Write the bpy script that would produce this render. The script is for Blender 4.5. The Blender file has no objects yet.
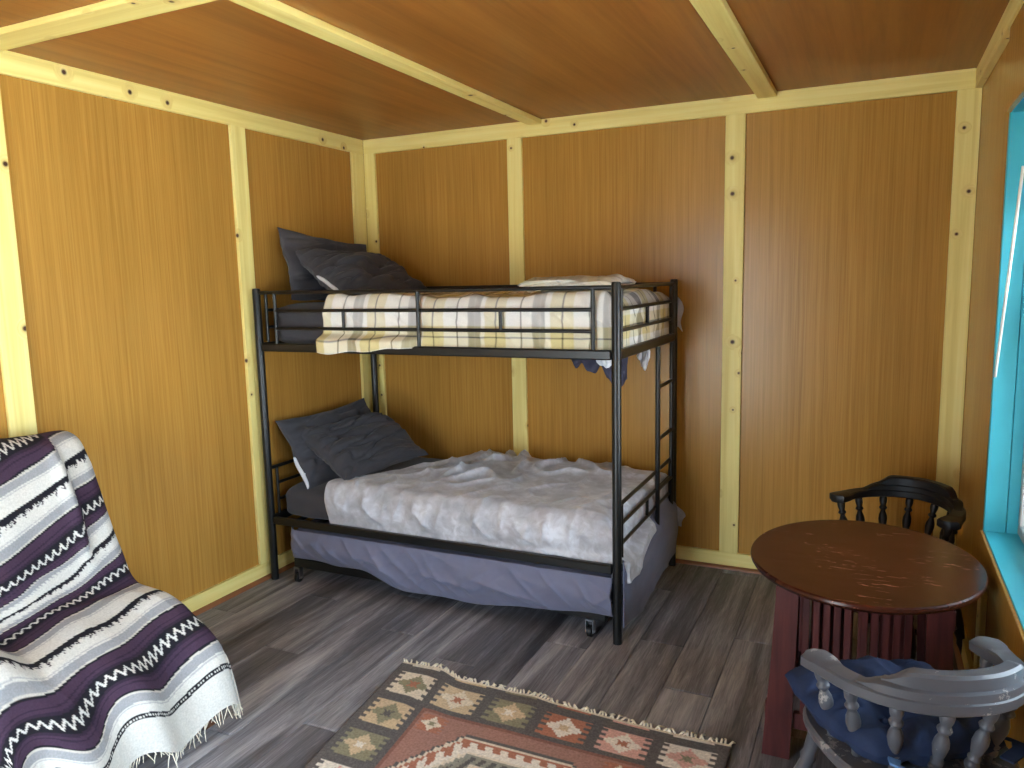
import bpy, bmesh, math, random
from mathutils import Vector, Matrix, Euler, noise
random.seed(7)
S = bpy.context.scene
COL = S.collection
PI = math.pi

# ------------------------------------------------------------------ camera
cam_d = bpy.data.cameras.new('camera')
cam = bpy.data.objects.new('camera', cam_d); COL.objects.link(cam)
S.camera = cam
cam_d.sensor_width = 36.0
cam_d.lens = 766.97 / 1024 * 36.0
cam_d.clip_start = 0.02
def cam_matrix(yaw, pitch, roll, loc):
    cy, sy = math.cos(yaw), math.sin(yaw)
    fwd = Vector((-sy*math.cos(pitch), cy*math.cos(pitch), -math.sin(pitch)))
    r = Vector((cy, sy, 0)); u = r.cross(fwd)
    c, s = math.cos(roll), math.sin(roll)
    R, U = c*r + s*u, -s*r + c*u
    m = Matrix((R, U, -fwd)).transposed().to_4x4()
    m.translation = loc
    return m
cam.matrix_world = cam_matrix(math.radians(25.43355), math.radians(7.82393), math.radians(-1.27981), Vector((0, 0, 1.6)))

# ------------------------------------------------------------------ world, light, exposure
W = bpy.data.worlds.new('sky'); S.world = W
W.use_nodes = True
wb = W.node_tree.nodes['Background']
wb.inputs[0].default_value = (0.74, 0.87, 1.0, 1)
wb.inputs[1].default_value = 3.0
def portal(name, loc, rot, sx, sy):
    l = bpy.data.lights.new(name, 'AREA'); l.shape = 'RECTANGLE'; l.size = sx; l.size_y = sy
    l.cycles.is_portal = True
    o = bpy.data.objects.new(name, l); COL.objects.link(o)
    o.location = loc; o.rotation_euler = rot
    return o
# openings: window in the right wall, doorway behind the camera
WIN = dict(y0=1.75, y1=3.17, z0=0.65, z1=2.12)
WIN2 = dict(y0=-0.40, y1=1.00, z0=0.45, z1=2.12)
DOOR = dict(x0=-2.05, x1=-1.05, z0=0.0, z1=2.08)
YF = -0.72                       # inner face of the wall behind the camera
for k_, w_ in enumerate((WIN, WIN2)):
    portal('window_portal', (0.56, (w_['y0']+w_['y1'])/2, (w_['z0']+w_['z1'])/2), (0, PI/2, 0), w_['z1']-w_['z0'], w_['y1']-w_['y0'])
portal('front_window_portal', ((DOOR['x0']+DOOR['x1'])/2, YF-0.14, (DOOR['z0']+DOOR['z1'])/2), (PI/2, 0, 0), DOOR['x1']-DOOR['x0'], DOOR['z1']-DOOR['z0'])
sun_d = bpy.data.lights.new('sun', 'SUN'); sun_d.energy = 26.0; sun_d.angle = math.radians(0.6); sun_d.color = (1.0, 0.98, 0.95)
sun = bpy.data.objects.new('sun', sun_d); COL.objects.link(sun)
sun.rotation_euler = Vector((0.55, -0.35, -1.0)).to_track_quat('-Z', 'Y').to_euler()   # from behind the roof: it lights the yard, not the room
S.view_settings.view_transform = 'Standard'
S.view_settings.look = 'None'
S.view_settings.gamma = 1.0
S.view_settings.use_curve_mapping = False
S.view_settings.exposure = 2.40

# ------------------------------------------------------------------ helpers
def tag(o, label=None, cat=None, group=None, kind=None):
    if label: o['label'] = label
    if cat: o['category'] = cat
    if group: o['group'] = group
    if kind: o['kind'] = kind
    return o

def empty(name, loc, rz=0.0, **k):
    o = bpy.data.objects.new(name, None); COL.objects.link(o)
    o.location = loc; o.rotation_euler = (0, 0, rz); o.empty_display_size = 0.05
    return tag(o, **k)

class MB:
    """collects geometry; build() links it as one mesh object"""
    def __init__(s): s.v = []; s.f = []; s.c = []
    def add(s, v, f):
        n = len(s.v); s.v += [Vector(p) for p in v]; s.f += [tuple(i+n for i in q) for q in f]; return s
    def box(s, a, b, bev=0.0, rot=None, piv=None):
        bm = bmesh.new(); bmesh.ops.create_cube(bm, size=1)
        c = [(a[i]+b[i])/2 for i in range(3)]; d = [abs(b[i]-a[i]) for i in range(3)]
        for v in bm.verts: v.co = Vector((v.co.x*d[0], v.co.y*d[1], v.co.z*d[2]))
        if bev: bmesh.ops.bevel(bm, geom=list(bm.edges), offset=min(bev, min(d)*0.45), segments=1, affect='EDGES')
        bm.verts.index_update()
        if rot is not None:
            for v in bm.verts: v.co = rot @ v.co
        s.add([v.co + Vector(c) for v in bm.verts], [[v.index for v in f.verts] for f in bm.faces]); bm.free(); return s
    def tube(s, pts, r, n=10, cap=True):
        pts = [Vector(p) for p in pts]; rs = r if isinstance(r, (list, tuple)) else [r]*len(pts)
        V = []; F = []; prev = None
        for i, p in enumerate(pts):
            t = (pts[min(i+1, len(pts)-1)] - pts[max(i-1, 0)]).normalized()
            if prev is None:
                a = Vector((0, 0, 1)) if abs(t.z) < 0.9 else Vector((1, 0, 0))
                prev = t.cross(a).normalized()
            n1 = (prev - t*prev.dot(t)).normalized(); n2 = t.cross(n1); prev = n1
            for k in range(n):
                a = 2*PI*k/n; V.append(p + (n1*math.cos(a) + n2*math.sin(a))*rs[i])
        for i in range(len(pts)-1):
            for k in range(n):
                F.append((i*n+k, i*n+(k+1) % n, (i+1)*n+(k+1) % n, (i+1)*n+k))
        if cap:
            F.append(tuple(reversed(range(n)))); F.append(tuple(range((len(pts)-1)*n, len(pts)*n)))
        return s.add(V, F)
    def lathe(s, a, b, prof, n=14):
        """profile [(t 0..1, radius)] turned about the axis a-b"""
        a, b = Vector(a), Vector(b)
        return s.tube([a.lerp(b, t) for t, r in prof], [r for t, r in prof], n)
    def ring(s, sections, closed=False, cap=True):
        """loft equal-length cross sections"""
        n = len(sections[0]); V = [p for q in sections for p in q]; F = []
        m = len(sections)
        for i in range(m if closed else m-1):
            for k in range(n):
                j = (i+1) % m
                F.append((i*n+k, i*n+(k+1) % n, j*n+(k+1) % n, j*n+k))
        if cap and not closed:
            F.append(tuple(reversed(range(n)))); F.append(tuple(range((m-1)*n, m*n)))
        return s.add(V, F)
    def grid(s, fn, nu, nv, col=None):
        V = []; C = []
        for j in range(nv+1):
            for i in range(nu+1):
                V.append(fn(i/nu, j/nv))
                if col: C.append(col(i/nu, j/nv))
        F = [(j*(nu+1)+i, j*(nu+1)+i+1, (j+1)*(nu+1)+i+1, (j+1)*(nu+1)+i) for j in range(nv) for i in range(nu)]
        s.c += C
        return s.add(V, F)
    def build(s, name, mat, parent=None, smooth=False, origin=None, local=False, thick=0.0, **k):
        off = Vector((0, 0, 0))
        q_ = parent
        while q_ is not None and not local: off += Vector(q_.location); q_ = q_.parent
        if parent is None and origin is not None: off = Vector(origin)
        me = bpy.data.meshes.new(name)
        me.from_pydata([tuple(p - off) for p in s.v], [], s.f); me.update()
        bm = bmesh.new(); bm.from_mesh(me)
        if not s.c: bmesh.ops.recalc_face_normals(bm, faces=bm.faces)
        bm.to_mesh(me); bm.free()
        if s.c:
            at = me.color_attributes.new('col', 'FLOAT_COLOR', 'POINT')
            at.data.foreach_set('color', [x for c in s.c for x in (c[0], c[1], c[2], 1.0)])
        if smooth:
            me.polygons.foreach_set('use_smooth', [True]*len(me.polygons))
            if smooth == 'auto':
                try: me.set_sharp_from_angle(angle=math.radians(38))
                except Exception: pass
        me.materials.append(mat)
        o = bpy.data.objects.new(name, me); COL.objects.link(o)
        if parent is not None: o.parent = parent
        elif origin is not None: o.location = off
        if thick:
            m = o.modifiers.new('thickness', 'SOLIDIFY'); m.thickness = thick; m.offset = 0
        return tag(o, **k)

def nz(x, y, z=0.0): return noise.noise(Vector((x, y, z)))
def fbm(x, y, z=0.0, o=4):
    a, t, f = 1.0, 0.0, 1.0
    for _ in range(o):
        t += a*nz(x*f, y*f, z*f + 3.1*f); a *= 0.5; f *= 2.03
    return t
def ridge(x, y, z=0.0): return 1 - min(1, abs(nz(x, y, z))*2.6)
def sstep(a, b, x):
    t = max(0, min(1, (x-a)/(b-a))); return t*t*(3-2*t)
def lin(r, g, b):
    f = lambda c: (c/255/12.92) if c/255 <= 0.04045 else ((c/255+0.055)/1.055)**2.4
    return (f(r), f(g), f(b))

# ------------------------------------------------------------------ materials
class NT:
    def __init__(s, name):
        s.m = bpy.data.materials.new(name); s.m.use_nodes = True
        s.t = s.m.node_tree; s.b = s.t.nodes['Principled BSDF']
    def n(s, typ, **k):
        x = s.t.nodes.new(typ)
        for a, v in k.items(): setattr(x, a, v)
        return x
    def l(s, a, b): s.t.links.new(a, b)
    def math(s, op, a, b=None, c=None):
        x = s.n('ShaderNodeMath', operation=op)
        for i, v in enumerate((a, b, c)):
            if v is None: continue
            if isinstance(v, (int, float)): x.inputs[i].default_value = v
            else: s.l(v, x.inputs[i])
        return x.outputs[0]
    def pos(s, rnd=True):
        g = s.n('ShaderNodeNewGeometry').outputs['Position']
        if not rnd: return g
        o = s.n('ShaderNodeObjectInfo').outputs['Random']
        a = s.n('ShaderNodeVectorMath', operation='MULTIPLY_ADD')
        s.l(g, a.inputs[0]); a.inputs[1].default_value = (1, 1, 1)
        c = s.n('ShaderNodeCombineXYZ'); m = s.math('MULTIPLY', o, 37.0)
        for i in range(3): s.l(m, c.inputs[i])
        s.l(c.outputs[0], a.inputs[2]); return a.outputs[0]
    def scale(s, v, sc):
        a = s.n('ShaderNodeVectorMath', operation='MULTIPLY'); s.l(v, a.inputs[0]); a.inputs[1].default_value = sc; return a.outputs[0]
    def noise(s, v, sc=1.0, det=4.0, rough=0.55, dist=0.0):
        x = s.n('ShaderNodeTexNoise'); s.l(v, x.inputs['Vector'])
        x.inputs['Scale'].default_value = sc; x.inputs['Detail'].default_value = det
        x.inputs['Roughness'].default_value = rough; x.inputs['Distortion'].default_value = dist
        return x.outputs[0]
    def ramp(s, f, stops, interp='LINEAR'):
        x = s.n('ShaderNodeValToRGB'); x.color_ramp.interpolation = interp
        e = x.color_ramp.elements
        while len(e) < len(stops): e.new(0.5)
        for i, (p, c) in enumerate(stops): e[i].position = p; e[i].color = (*c, 1)
        s.l(f, x.inputs[0]); return x.outputs[0]
    def mix(s, f, a, b, mode='MIX'):
        x = s.n('ShaderNodeMix', data_type='RGBA', blend_type=mode)
        for i, v in ((0, f), (6, a), (7, b)):
            if isinstance(v, (int, float)): x.inputs[i].default_value = v
            elif isinstance(v, tuple): x.inputs[i].default_value = (*v, 1)
            else: s.l(v, x.inputs[i])
        return x.outputs[2]
    def bump(s, h, st=0.2, d=0.01):
        x = s.n('ShaderNodeBump'); x.inputs['Strength'].default_value = st; x.inputs['Distance'].default_value = d
        s.l(h, x.inputs['Height']); s.l(x.outputs[0], s.b.inputs['Normal'])
    def out(s, col=None, rough=0.5, spec=0.5, metal=0.0, **k):
        b = s.b
        if col is not None:
            if isinstance(col, tuple): b.inputs['Base Color'].default_value = (*col, 1)
            else: s.l(col, b.inputs['Base Color'])
        if isinstance(rough, (int, float)): b.inputs['Roughness'].default_value = rough
        else: s.l(rough, b.inputs['Roughness'])
        b.inputs['Specular IOR Level'].default_value = spec; b.inputs['Metallic'].default_value = metal
        for a, v in k.items(): b.inputs[a.replace('_', ' ')].default_value = v
        return s.m

def m_panel(name, st, dark, mid, light, rough, spec=0.5, fine=1.0):
    t = NT(name); p = t.pos()
    g = t.noise(t.scale(p, st), 1.0, 5, 0.65, 0.3)
    g2 = t.noise(t.scale(p, tuple(x*4.5 if x > 5 else x*1.6 for x in st)), 1.0, 3, 0.6)
    big = t.noise(t.scale(p, tuple(2.2 if x > 5 else 0.5 for x in st)), 1.0, 2, 0.5)
    c = t.ramp(g, [(0.28, dark), (0.5, mid), (0.75, light)])
    f = t.math('MULTIPLY_ADD', g2, 0.8*fine, 1-0.42*fine)
    c = t.mix(1.0, c, t.ramp(f, [(0.0, (0, 0, 0)), (1.0, (1, 1, 1))]), 'MULTIPLY')
    c = t.mix(1.0, c, t.ramp(big, [(0.25, (0.86, 0.84, 0.80)), (0.75, (1.12, 1.1, 1.08))]), 'MULTIPLY')
    t.bump(g2, 0.08, 0.002)
    return t.out(c, rough, spec)
WALLP = m_panel('plywood_wall', (75, 75, 1.3), lin(168, 122, 54), lin(182, 136, 64), lin(194, 148, 74), 0.25, 0.22)
CEILP = m_panel('plywood_ceiling', (16, 0.7, 16), lin(140, 88, 38), lin(160, 104, 46), lin(174, 118, 55), 0.42, 0.4, 0.35)

def m_pine(name, ax):
    t = NT(name); p = t.pos()
    st = [26.0, 26.0, 26.0]; st[ax] = 0.8
    sx = t.n('ShaderNodeSeparateXYZ'); t.l(p, sx.inputs[0])
    oth = [i for i in range(3) if i != ax]
    u = sx.outputs[ax]; v = t.math('ADD', sx.outputs[oth[0]], sx.outputs[oth[1]])
    cb = t.n('ShaderNodeCombineXYZ'); t.l(u, cb.inputs[0]); t.l(v, cb.inputs[1])
    vo = t.n('ShaderNodeTexVoronoi', voronoi_dimensions='2D'); t.l(cb.outputs[0], vo.inputs['Vector']); vo.inputs['Scale'].default_value = 6.2
    sc = t.n('ShaderNodeSeparateColor'); t.l(vo.outputs['Color'], sc.inputs[0])
    has = t.math('GREATER_THAN', sc.outputs[0], 0.62)
    rad = t.math('MULTIPLY_ADD', sc.outputs[1], 0.05, 0.04)
    kn = t.math('MULTIPLY', has, t.math('SUBTRACT', 1.0, t.math('SMOOTH_MIN', t.math('DIVIDE', vo.outputs['Distance'], rad), 1.0, 0.15)))
    halo = t.math('MULTIPLY', has, t.math('SUBTRACT', 1.0, t.math('MINIMUM', t.math('DIVIDE', vo.outputs['Distance'], t.math('MULTIPLY', rad, 3.2)), 1.0)))
    dv = t.n('ShaderNodeVectorMath', operation='MULTIPLY_ADD'); t.l(p, dv.inputs[0]); dv.inputs[1].default_value = st
    hc = t.n('ShaderNodeCombineXYZ'); hm = t.math('MULTIPLY', halo, 2.2)
    for i in oth: t.l(hm, hc.inputs[i])
    t.l(hc.outputs[0], dv.inputs[2])
    g = t.noise(dv.outputs[0], 1.0, 4, 0.6, 0.4)
    c = t.ramp(g, [(0.25, lin(224, 200, 116)), (0.5, lin(241, 222, 140)), (0.72, lin(249, 234, 158))])
    c = t.mix(t.math('MULTIPLY', halo, 0.35), c, lin(186, 128, 66))
    c = t.mix(t.math('MINIMUM', t.math('MULTIPLY', kn, 1.9), 1.0), c, lin(70, 36, 18))
    t.bump(g, 0.06, 0.002)
    return t.out(c, 0.5, 0.35)
PINE = [m_pine('pine_along_'+a, i) for i, a in enumerate('xyz')]

def m_floor():
    t = NT('grey_wood_plank'); p = t.pos()
    a = t.noise(t.scale(p, (11, 0.75, 1)), 1.0, 4, 0.55, 0.8)
    b = t.noise(t.scale(p, (85, 4.5, 1)), 1.0, 6, 0.7, 1.4)
    r = t.n('ShaderNodeObjectInfo').outputs['Random']
    f = t.math('ADD', t.math('MULTIPLY_ADD', b, 0.42, t.math('MULTIPLY', a, 0.62)), t.math('MULTIPLY_ADD', r, 0.13, -0.075))
    c = t.ramp(f, [(0.32, lin(66, 65, 69)), (0.47, lin(106, 105, 111)), (0.56, lin(138, 137, 143)), (0.70, lin(184, 182, 186))])
    t.bump(b, 0.12, 0.002)
    return t.out(c, 0.5, 0.35)
FLOOR = m_floor()

def m_plain(name, col, rough=0.5, spec=0.5, metal=0.0, var=0.08, sc=8.0, bump=0.0, bsc=300.0, **k):
    t = NT(name); p = t.pos()
    g = t.noise(p, sc, 4, 0.6)
    c = t.mix(1.0, col, t.ramp(g, [(0.3, (1-var,)*3), (0.7, (1+var,)*3)]), 'MULTIPLY')
    if bump: t.bump(t.noise(p, bsc, 2, 0.5), bump, 0.002)
    return t.out(c, rough, spec, metal, **k)
BLACK = m_plain('black_powder_coat', lin(15, 16, 17), 0.36, 0.5)
RUBBER = m_plain('black_plastic', lin(20, 20, 21), 0.5, 0.4)
CHROME = m_plain('steel', lin(170, 172, 176), 0.3, 0.5, 1.0)
CHARC = m_plain('charcoal_cotton', lin(64, 63, 68), 0.85, 0.25, 0, 0.06, 14, 0.15, 900, Sheen_Weight=0.15)
SLATE = m_plain('slate_cotton', lin(112, 115, 138), 0.8, 0.25, 0, 0.05, 14, 0.15, 900, Sheen_Weight=0.15)
WHITEF = m_plain('white_cotton', lin(214, 216, 222), 0.85, 0.2, 0, 0.05, 12, 0.1, 900)
NAVYF = m_plain('dark_slate_knit', lin(62, 62, 78), 0.9, 0.2, 0, 0.06, 14, 0.1, 900)
TEAL = m_plain('teal_paint', lin(64, 176, 196), 0.45, 0.45, 0, 0.05, 5)
SASH = m_plain('grey_vinyl', lin(176, 178, 176), 0.4, 0.5, 0, 0.04, 6)
WANDM = m_plain('white_plastic', lin(232, 230, 222), 0.35, 0.5, 0, 0.03, 6)
OUTW = m_plain('outer_sheathing', lin(120, 100, 78), 0.8, 0.3, 0, 0.1, 4)
GRASS = m_plain('gravel_yard', lin(158, 162, 160), 0.9, 0.1, 0, 0.2, 3)
DKWOOD = m_plain('stained_wood', lin(96, 62, 42), 0.4, 0.5, 0, 0.15, 20)
UPH = m_plain('brown_upholstery', lin(70, 52, 44), 0.9, 0.2, 0, 0.1, 20, 0.2, 600)
QROUND = m_plain('stained_quarter_round', lin(140, 92, 58), 0.45, 0.4, 0, 0.1, 10)

def m_velvet():
    t = NT('silver_velvet'); p = t.pos(False)
    a = t.noise(p, 3.4, 3, 0.55, 1.0)
    b = t.noise(p, 22, 4, 0.6, 0.6)
    f = t.math('MULTIPLY_ADD', b, 0.45, t.math('MULTIPLY', a, 0.6))
    c = t.ramp(f, [(0.36, lin(160, 160, 166)), (0.52, lin(186, 187, 194)), (0.66, lin(216, 219, 228))])
    t.bump(b, 0.3, 0.008)
    return t.out(c, 0.62, 0.3, 0, Sheen_Weight=0.5, Sheen_Roughness=0.35)
VELVET = m_velvet()

def m_attr(name, rough=0.9, bsc=500, bst=0.3, var=0.12, vsc=160):
    t = NT(name); a = t.n('ShaderNodeAttribute'); a.attribute_name = 'col'
    p = t.pos(False); g = t.noise(p, vsc, 3, 0.6)
    c = t.mix(1.0, a.outputs['Color'], t.ramp(g, [(0.3, (1-var,)*3), (0.7, (1+var,)*3)]), 'MULTIPLY')
    t.bump(t.noise(p, bsc, 2, 0.5), bst, 0.003)
    return t.out(c, rough, 0.2)
WOVEN = m_attr('woven_stripes'); KILIM = m_attr('kilim_weave', 0.95, 420, 0.4, 0.2, 110); PLAID = m_attr('plaid_fleece', 0.85, 700, 0.15, 0.06, 300)
COTTON = m_plain('cream_cotton_yarn', lin(222, 214, 196), 0.9, 0.2, 0, 0.12, 90)

def m_mahog(name, scr):
    t = NT(name); p = t.pos()
    g = t.noise(t.scale(p, (5, 26, 26) if scr else (30, 30, 2.5)), 1.0, 5, 0.6, 0.5)
    c = t.ramp(g, [(0.3, lin(40, 17, 9)), (0.5, lin(58, 25, 14)), (0.75, lin(78, 36, 21))] if scr else [(0.3, lin(58, 26, 26)), (0.5, lin(78, 36, 35)), (0.75, lin(94, 47, 44))])
    rough = 0.34
    if scr:
        pp = t.pos(False)
        a = t.noise(t.scale(pp, (9, 120, 1)), 1.0, 3, 0.6, 1.5); b = t.noise(t.scale(pp, (4.5, 6.5, 1)), 1.0, 2, 0.5)
        s_ = t.math('MULTIPLY', t.math('GREATER_THAN', a, 0.66), t.math('GREATER_THAN', b, 0.54))
        c = t.mix(t.math('MULTIPLY', s_, 0.75), c, lin(176, 118, 84))
        rough = t.math('MULTIPLY_ADD', s_, 0.3, 0.26)
    return t.out(c, rough, 0.3 if scr else 0.45)
TABTOP = m_mahog('scratched_mahogany', True); TABLEG = m_mahog('mahogany', False)

def m_paint(name, base, worn, amt):
    t = NT(name); p = t.pos()
    a = t.noise(p, 38, 5, 0.7); b = t.noise(p, 9, 2, 0.5)
    f = t.math('GREATER_THAN', t.math('MULTIPLY_ADD', b, 0.4, t.math('MULTIPLY', a, 0.6)), amt)
    c = t.mix(f, t.ramp(b, [(0.3, tuple(x*0.85 for x in base)), (0.7, tuple(x*1.15 for x in base))]), worn)
    t.bump(a, 0.15, 0.003)
    return t.out(c, 0.42, 0.5)
CHGREY = m_paint('worn_grey_paint', lin(82, 83, 90), lin(150, 146, 144), 0.61)
CHBLACK = m_paint('worn_black_paint', lin(20, 19, 21), lin(54, 42, 36), 0.68)
BLUE = m_plain('navy_denim', lin(35, 48, 78), 0.85, 0.25, 0, 0.12, 30, 0.2, 700)
LBLUE = m_plain('light_blue_tie', lin(92, 128, 176), 0.85, 0.25, 0, 0.1, 30, 0.2, 700)

def m_glass():
    t = NT('window_glass'); t.t.nodes.remove(t.b)
    tr = t.n('ShaderNodeBsdfTransparent'); tr.inputs[0].default_value = (0.93, 0.95, 0.95, 1)
    gl = t.n('ShaderNodeBsdfGlossy'); gl.inputs['Roughness'].default_value = 0.03
    fr = t.n('ShaderNodeFresnel'); fr.inputs[0].default_value = 1.45
    mx = t.n('ShaderNodeMixShader'); t.l(fr.outputs[0], mx.inputs[0]); t.l(tr.outputs[0], mx.inputs[1]); t.l(gl.outputs[0], mx.inputs[2])
    t.l(mx.outputs[0], t.t.nodes['Material Output'].inputs[0]); return t.m
GLASS = m_glass()

# ------------------------------------------------------------------ room shell
XL, XR, YB, ZC = -2.985, 0.392, 4.146, 2.485     # panel surfaces
TX, TY = XL+0.019, YB-0.019                        # faces of the pine trim
TXR = XR-0.028
PT = 0.006                                         # panel thickness
def struct(mb, name, mat, **k): return mb.build(name, mat, kind='structure', **k)

fl = struct(MB().box((XL-0.1, YF-0.1, -0.12), (XR+0.1, YB+0.1, -0.012)), 'floor', OUTW)
tag(fl, 'grey weathered wood plank floor')
# planks run from the camera to the back wall
pw, plen = 0.190, 1.28
unit = MB().box((-0.5, -0.5, -0.012), (0.5, 0.5, 0.0)).build('plank', FLOOR, fl, local=True)
bm = bmesh.new(); bm.from_mesh(unit.data)
bmesh.ops.bevel(bm, geom=[e for e in bm.edges if all(v.co.z > -0.001 for v in e.verts)], offset=0.006, segments=1, affect='EDGES')
for v in bm.verts:
    if v.co.z > -0.001: v.co.z = 0.0
    elif v.co.z > -0.011: v.co.z = -0.0025
bm.to_mesh(unit.data); bm.free()
first = True
x = XL; row = 0
x = -0.700 - pw*13
while x < XR:
    x0, x1 = max(x, XL), min(x+pw, XR)
    if x1 - x0 > 0.01:
        offs = [0.15, 0.63, 0.31, 0.88, 0.47, 0.02, 0.74][row % 7]*plen
        y = YF - plen + offs
        while y < YB:
            a, b = max(y, YF), min(y+plen, YB)
            if b - a > 0.02:
                o = unit if first else unit.copy()
                if not first: COL.objects.link(o); o.parent = fl
                first = False
                o.location = ((x0+x1)/2, (a+b)/2, 0); o.scale = (x1-x0-0.0012, b-a-0.0016, 1)
            y += plen
    x += pw; row += 1

def panels(parent, mat, boxes):
    for a, b in boxes: MB().box(a, b, 0.0015).build('panel', mat, parent)
# left wall
wl = struct(MB().box((XL-0.10, YF-0.1, -0.12), (XL-PT, YB+0.1, ZC+0.1)), 'wall_left', OUTW)
tag(wl, 'left wall of golden plywood sheets')
ys = [YF, 0.601, 1.833, 3.064, YB]
panels(wl, WALLP, [((XL-PT, ys[i]+0.001, 0), (XL, ys[i+1]-0.001, ZC)) for i in range(4)])
# back wall
wk = struct(MB().box((XL-0.0, YB+PT, -0.12), (XR+0.1, YB+0.10, ZC+0.1)), 'wall_back', OUTW)
tag(wk, 'back wall of golden plywood sheets behind the bunk bed')
xs = [XL, -1.916, -0.679, XR]
panels(wk, WALLP, [((xs[i]+0.001, YB, 0), (xs[i+1]-0.001, YB+PT, ZC)) for i in range(3)])
# right wall, with the window opening
m = MB()
a, b = XR+PT, XR+0.16
w = WIN; w2 = WIN2; e_ = 0.03
for y0, y1 in ((YF-0.1, w2['y0']-e_), (w2['y1']+e_, w['y0']-e_), (w['y1']+e_, YB+0.1)): m.box((a, y0, -0.12), (b, y1, ZC+0.1))
for q_ in (w, w2): m.box((a, q_['y0']-e_, -0.12), (b, q_['y1']+e_, q_['z0']-e_)); m.box((a, q_['y0']-e_, q_['z1']+e_), (b, q_['y1']+e_, ZC+0.1))
wr = struct(m, 'wall_right', OUTW); tag(wr, 'right wall of brown plywood with the teal window')
bx_ = []
for y0, y1 in ((YF, w2['y0']), (w2['y1'], w['y0']), (w['y1'], YB-0.001)): bx_.append(((XR, y0, 0), (XR+PT, y1-0.001, ZC)))
for q_ in (w, w2): bx_ += [((XR, q_['y0'], 0), (XR+PT, q_['y1']-0.001, q_['z0']-0.01)), ((XR, q_['y0'], q_['z1']+0.01), (XR+PT, q_['y1']-0.001, ZC))]
panels(wr, WALLP, bx_)
# wall behind the camera, with an open doorway
m = MB(); d = DOOR
def around(y0, y1, z0, z1): return [((XL, y0, z0), (d['x0'], y1, z1)), ((d['x1'], y0, z0), (XR, y1, z1)), ((d['x0'], y0, z0), (d['x1'], y1, d['z0'])), ((d['x0'], y0, d['z1']), (d['x1'], y1, z1))]
for a, b in around(YF-0.12, YF-PT, -0.12, ZC+0.1): m.box(a, b)
wf = struct(m, 'wall_front', OUTW)
panels(wf, WALLP, around(YF-PT, YF, 0, ZC))
# ceiling
ce = struct(MB().box((XL-0.1, YF-0.1, ZC+PT), (XR+0.1, YB+0.1, ZC+0.1)), 'ceiling', OUTW)
tag(ce, 'reddish brown plywood ceiling')
cx = [XL, -1.78, -0.526, XR]
cyb = [YF, 1.81, YB]
panels(ce, CEILP, [((cx[i]+0.001, cyb[j]+0.001, ZC), (cx[i+1]-0.001, cyb[j+1]-0.001, ZC+PT)) for i in range(3) for j in range(2)])

# trim boards
tn = [0]
def trim(a, b, ax, label=None, bev=0.002):
    tn[0] += 1
    o = MB().box(a, b, bev).build('trim_%d' % tn[0], PINE[ax], origin=[(a[i]+b[i])/2 for i in range(3)], kind='structure')
    if label: o['label'] = label
    return o
zt = 2.397; zb = 0.092
trim((XL, YF, zt), (TX, TY, ZC), 1, 'pine board along the top of the left wall')
trim((TX, TY, zt), (TXR, YB, ZC), 0, 'pine board along the top of the back wall')
trim((TXR, YF, zt), (XR, YB, ZC), 1, 'pine board along the top of the right wall')
for y0 in (0.552,): trim((XL, y0, zb), (TX, y0+0.098, zt), 2)
trim((XL, 1.778, zb), (TX, 1.880, zt), 2, 'pine upright on the left wall behind the armchair')
trim((XL, 3.015, zb), (TX, 3.114, zt), 2, 'pine upright on the left wall beside the bed post')
trim((XL, 4.010, zb), (TX, TY, zt), 2, 'pine corner upright on the left wall')
trim((TX, TY, zb), (-2.885, YB, zt), 2, 'pine corner upright on the back wall')
trim((-1.963, TY, zb), (-1.869, YB, zt), 2, 'pine upright behind the middle of the bunk bed')
trim((-0.728, TY, zb), (-0.629, YB, zt), 2, 'pine upright on the back wall right of the bunk bed')
trim((0.294, TY, zb), (XR-0.001, YB, zt), 2, 'pine corner upright on the back wall at the right')
trim((XR-0.019, 3.02, zb), (XR, 3.11, 0.53), 2, 'short pine upright below the window')
# ceiling battens
trim((-1.822, YF, 2.459), (-1.742, TY, ZC), 1, 'pine batten across the ceiling above the bed')
trim((-0.573, YF, 2.459), (-0.481, TY, ZC), 1, 'pine batten across the ceiling at the right')
trim((TX, 1.752, 2.463), (-1.822, 1.872, ZC), 0, 'pine cross batten on the ceiling at the left')
trim((-1.742, 1.752, 2.463), (-0.573, 1.872, ZC), 0)
trim((-0.481, 1.752, 2.463), (TXR, 1.872, ZC), 0)
# board above the window and casing below
trim((XR-0.022, w['y0']-0.1, w['z1']), (XR, w['y1'], zt), 1, 'brown header board above the window').data.materials[0] = WALLP
trim((XR-0.016, w['y0']-0.1, w['z0']-0.115), (XR, w['y1']+0.02, w['z0']-0.004), 1, 'brown apron below the window sill').data.materials[0] = WALLP
# baseboards with a stained quarter round at the foot
def base(name, a, b, ax, q0, q1, nrm):
    o = MB().box(a, b, 0.002).build(name, PINE[ax], origin=[(a[i]+b[i])/2 for i in range(3)], kind='structure')
    secs = []
    for p in (q0, q1):
        p = Vector(p); n = Vector(nrm); s = [p]
        for k in range(6):
            t = k/5*PI/2; s.append(p + n*0.019*math.cos(t) + Vector((0, 0, 0.019*math.sin(t))))
        secs.append(s)
    MB().ring(secs).build('quarter_round', QROUND, o, smooth='auto')
base('baseboard_left', (XL, YF, 0), (TX, TY, zb), 1, (TX, YF, 0.0005), (TX, TY, 0.0005), (1, 0, 0))
base('baseboard_back', (TX, TY, 0), (XR-0.019, YB, zb), 0, (TX, TY, 0.0005), (XR-0.019, TY, 0.0005), (0, -1, 0))
base('baseboard_right', (XR-0.019, YF, 0), (XR, YB, zb), 1, (XR-0.019, YF, 0.0005), (XR-0.019, TY, 0.0005), (-1, 0, 0))

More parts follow.
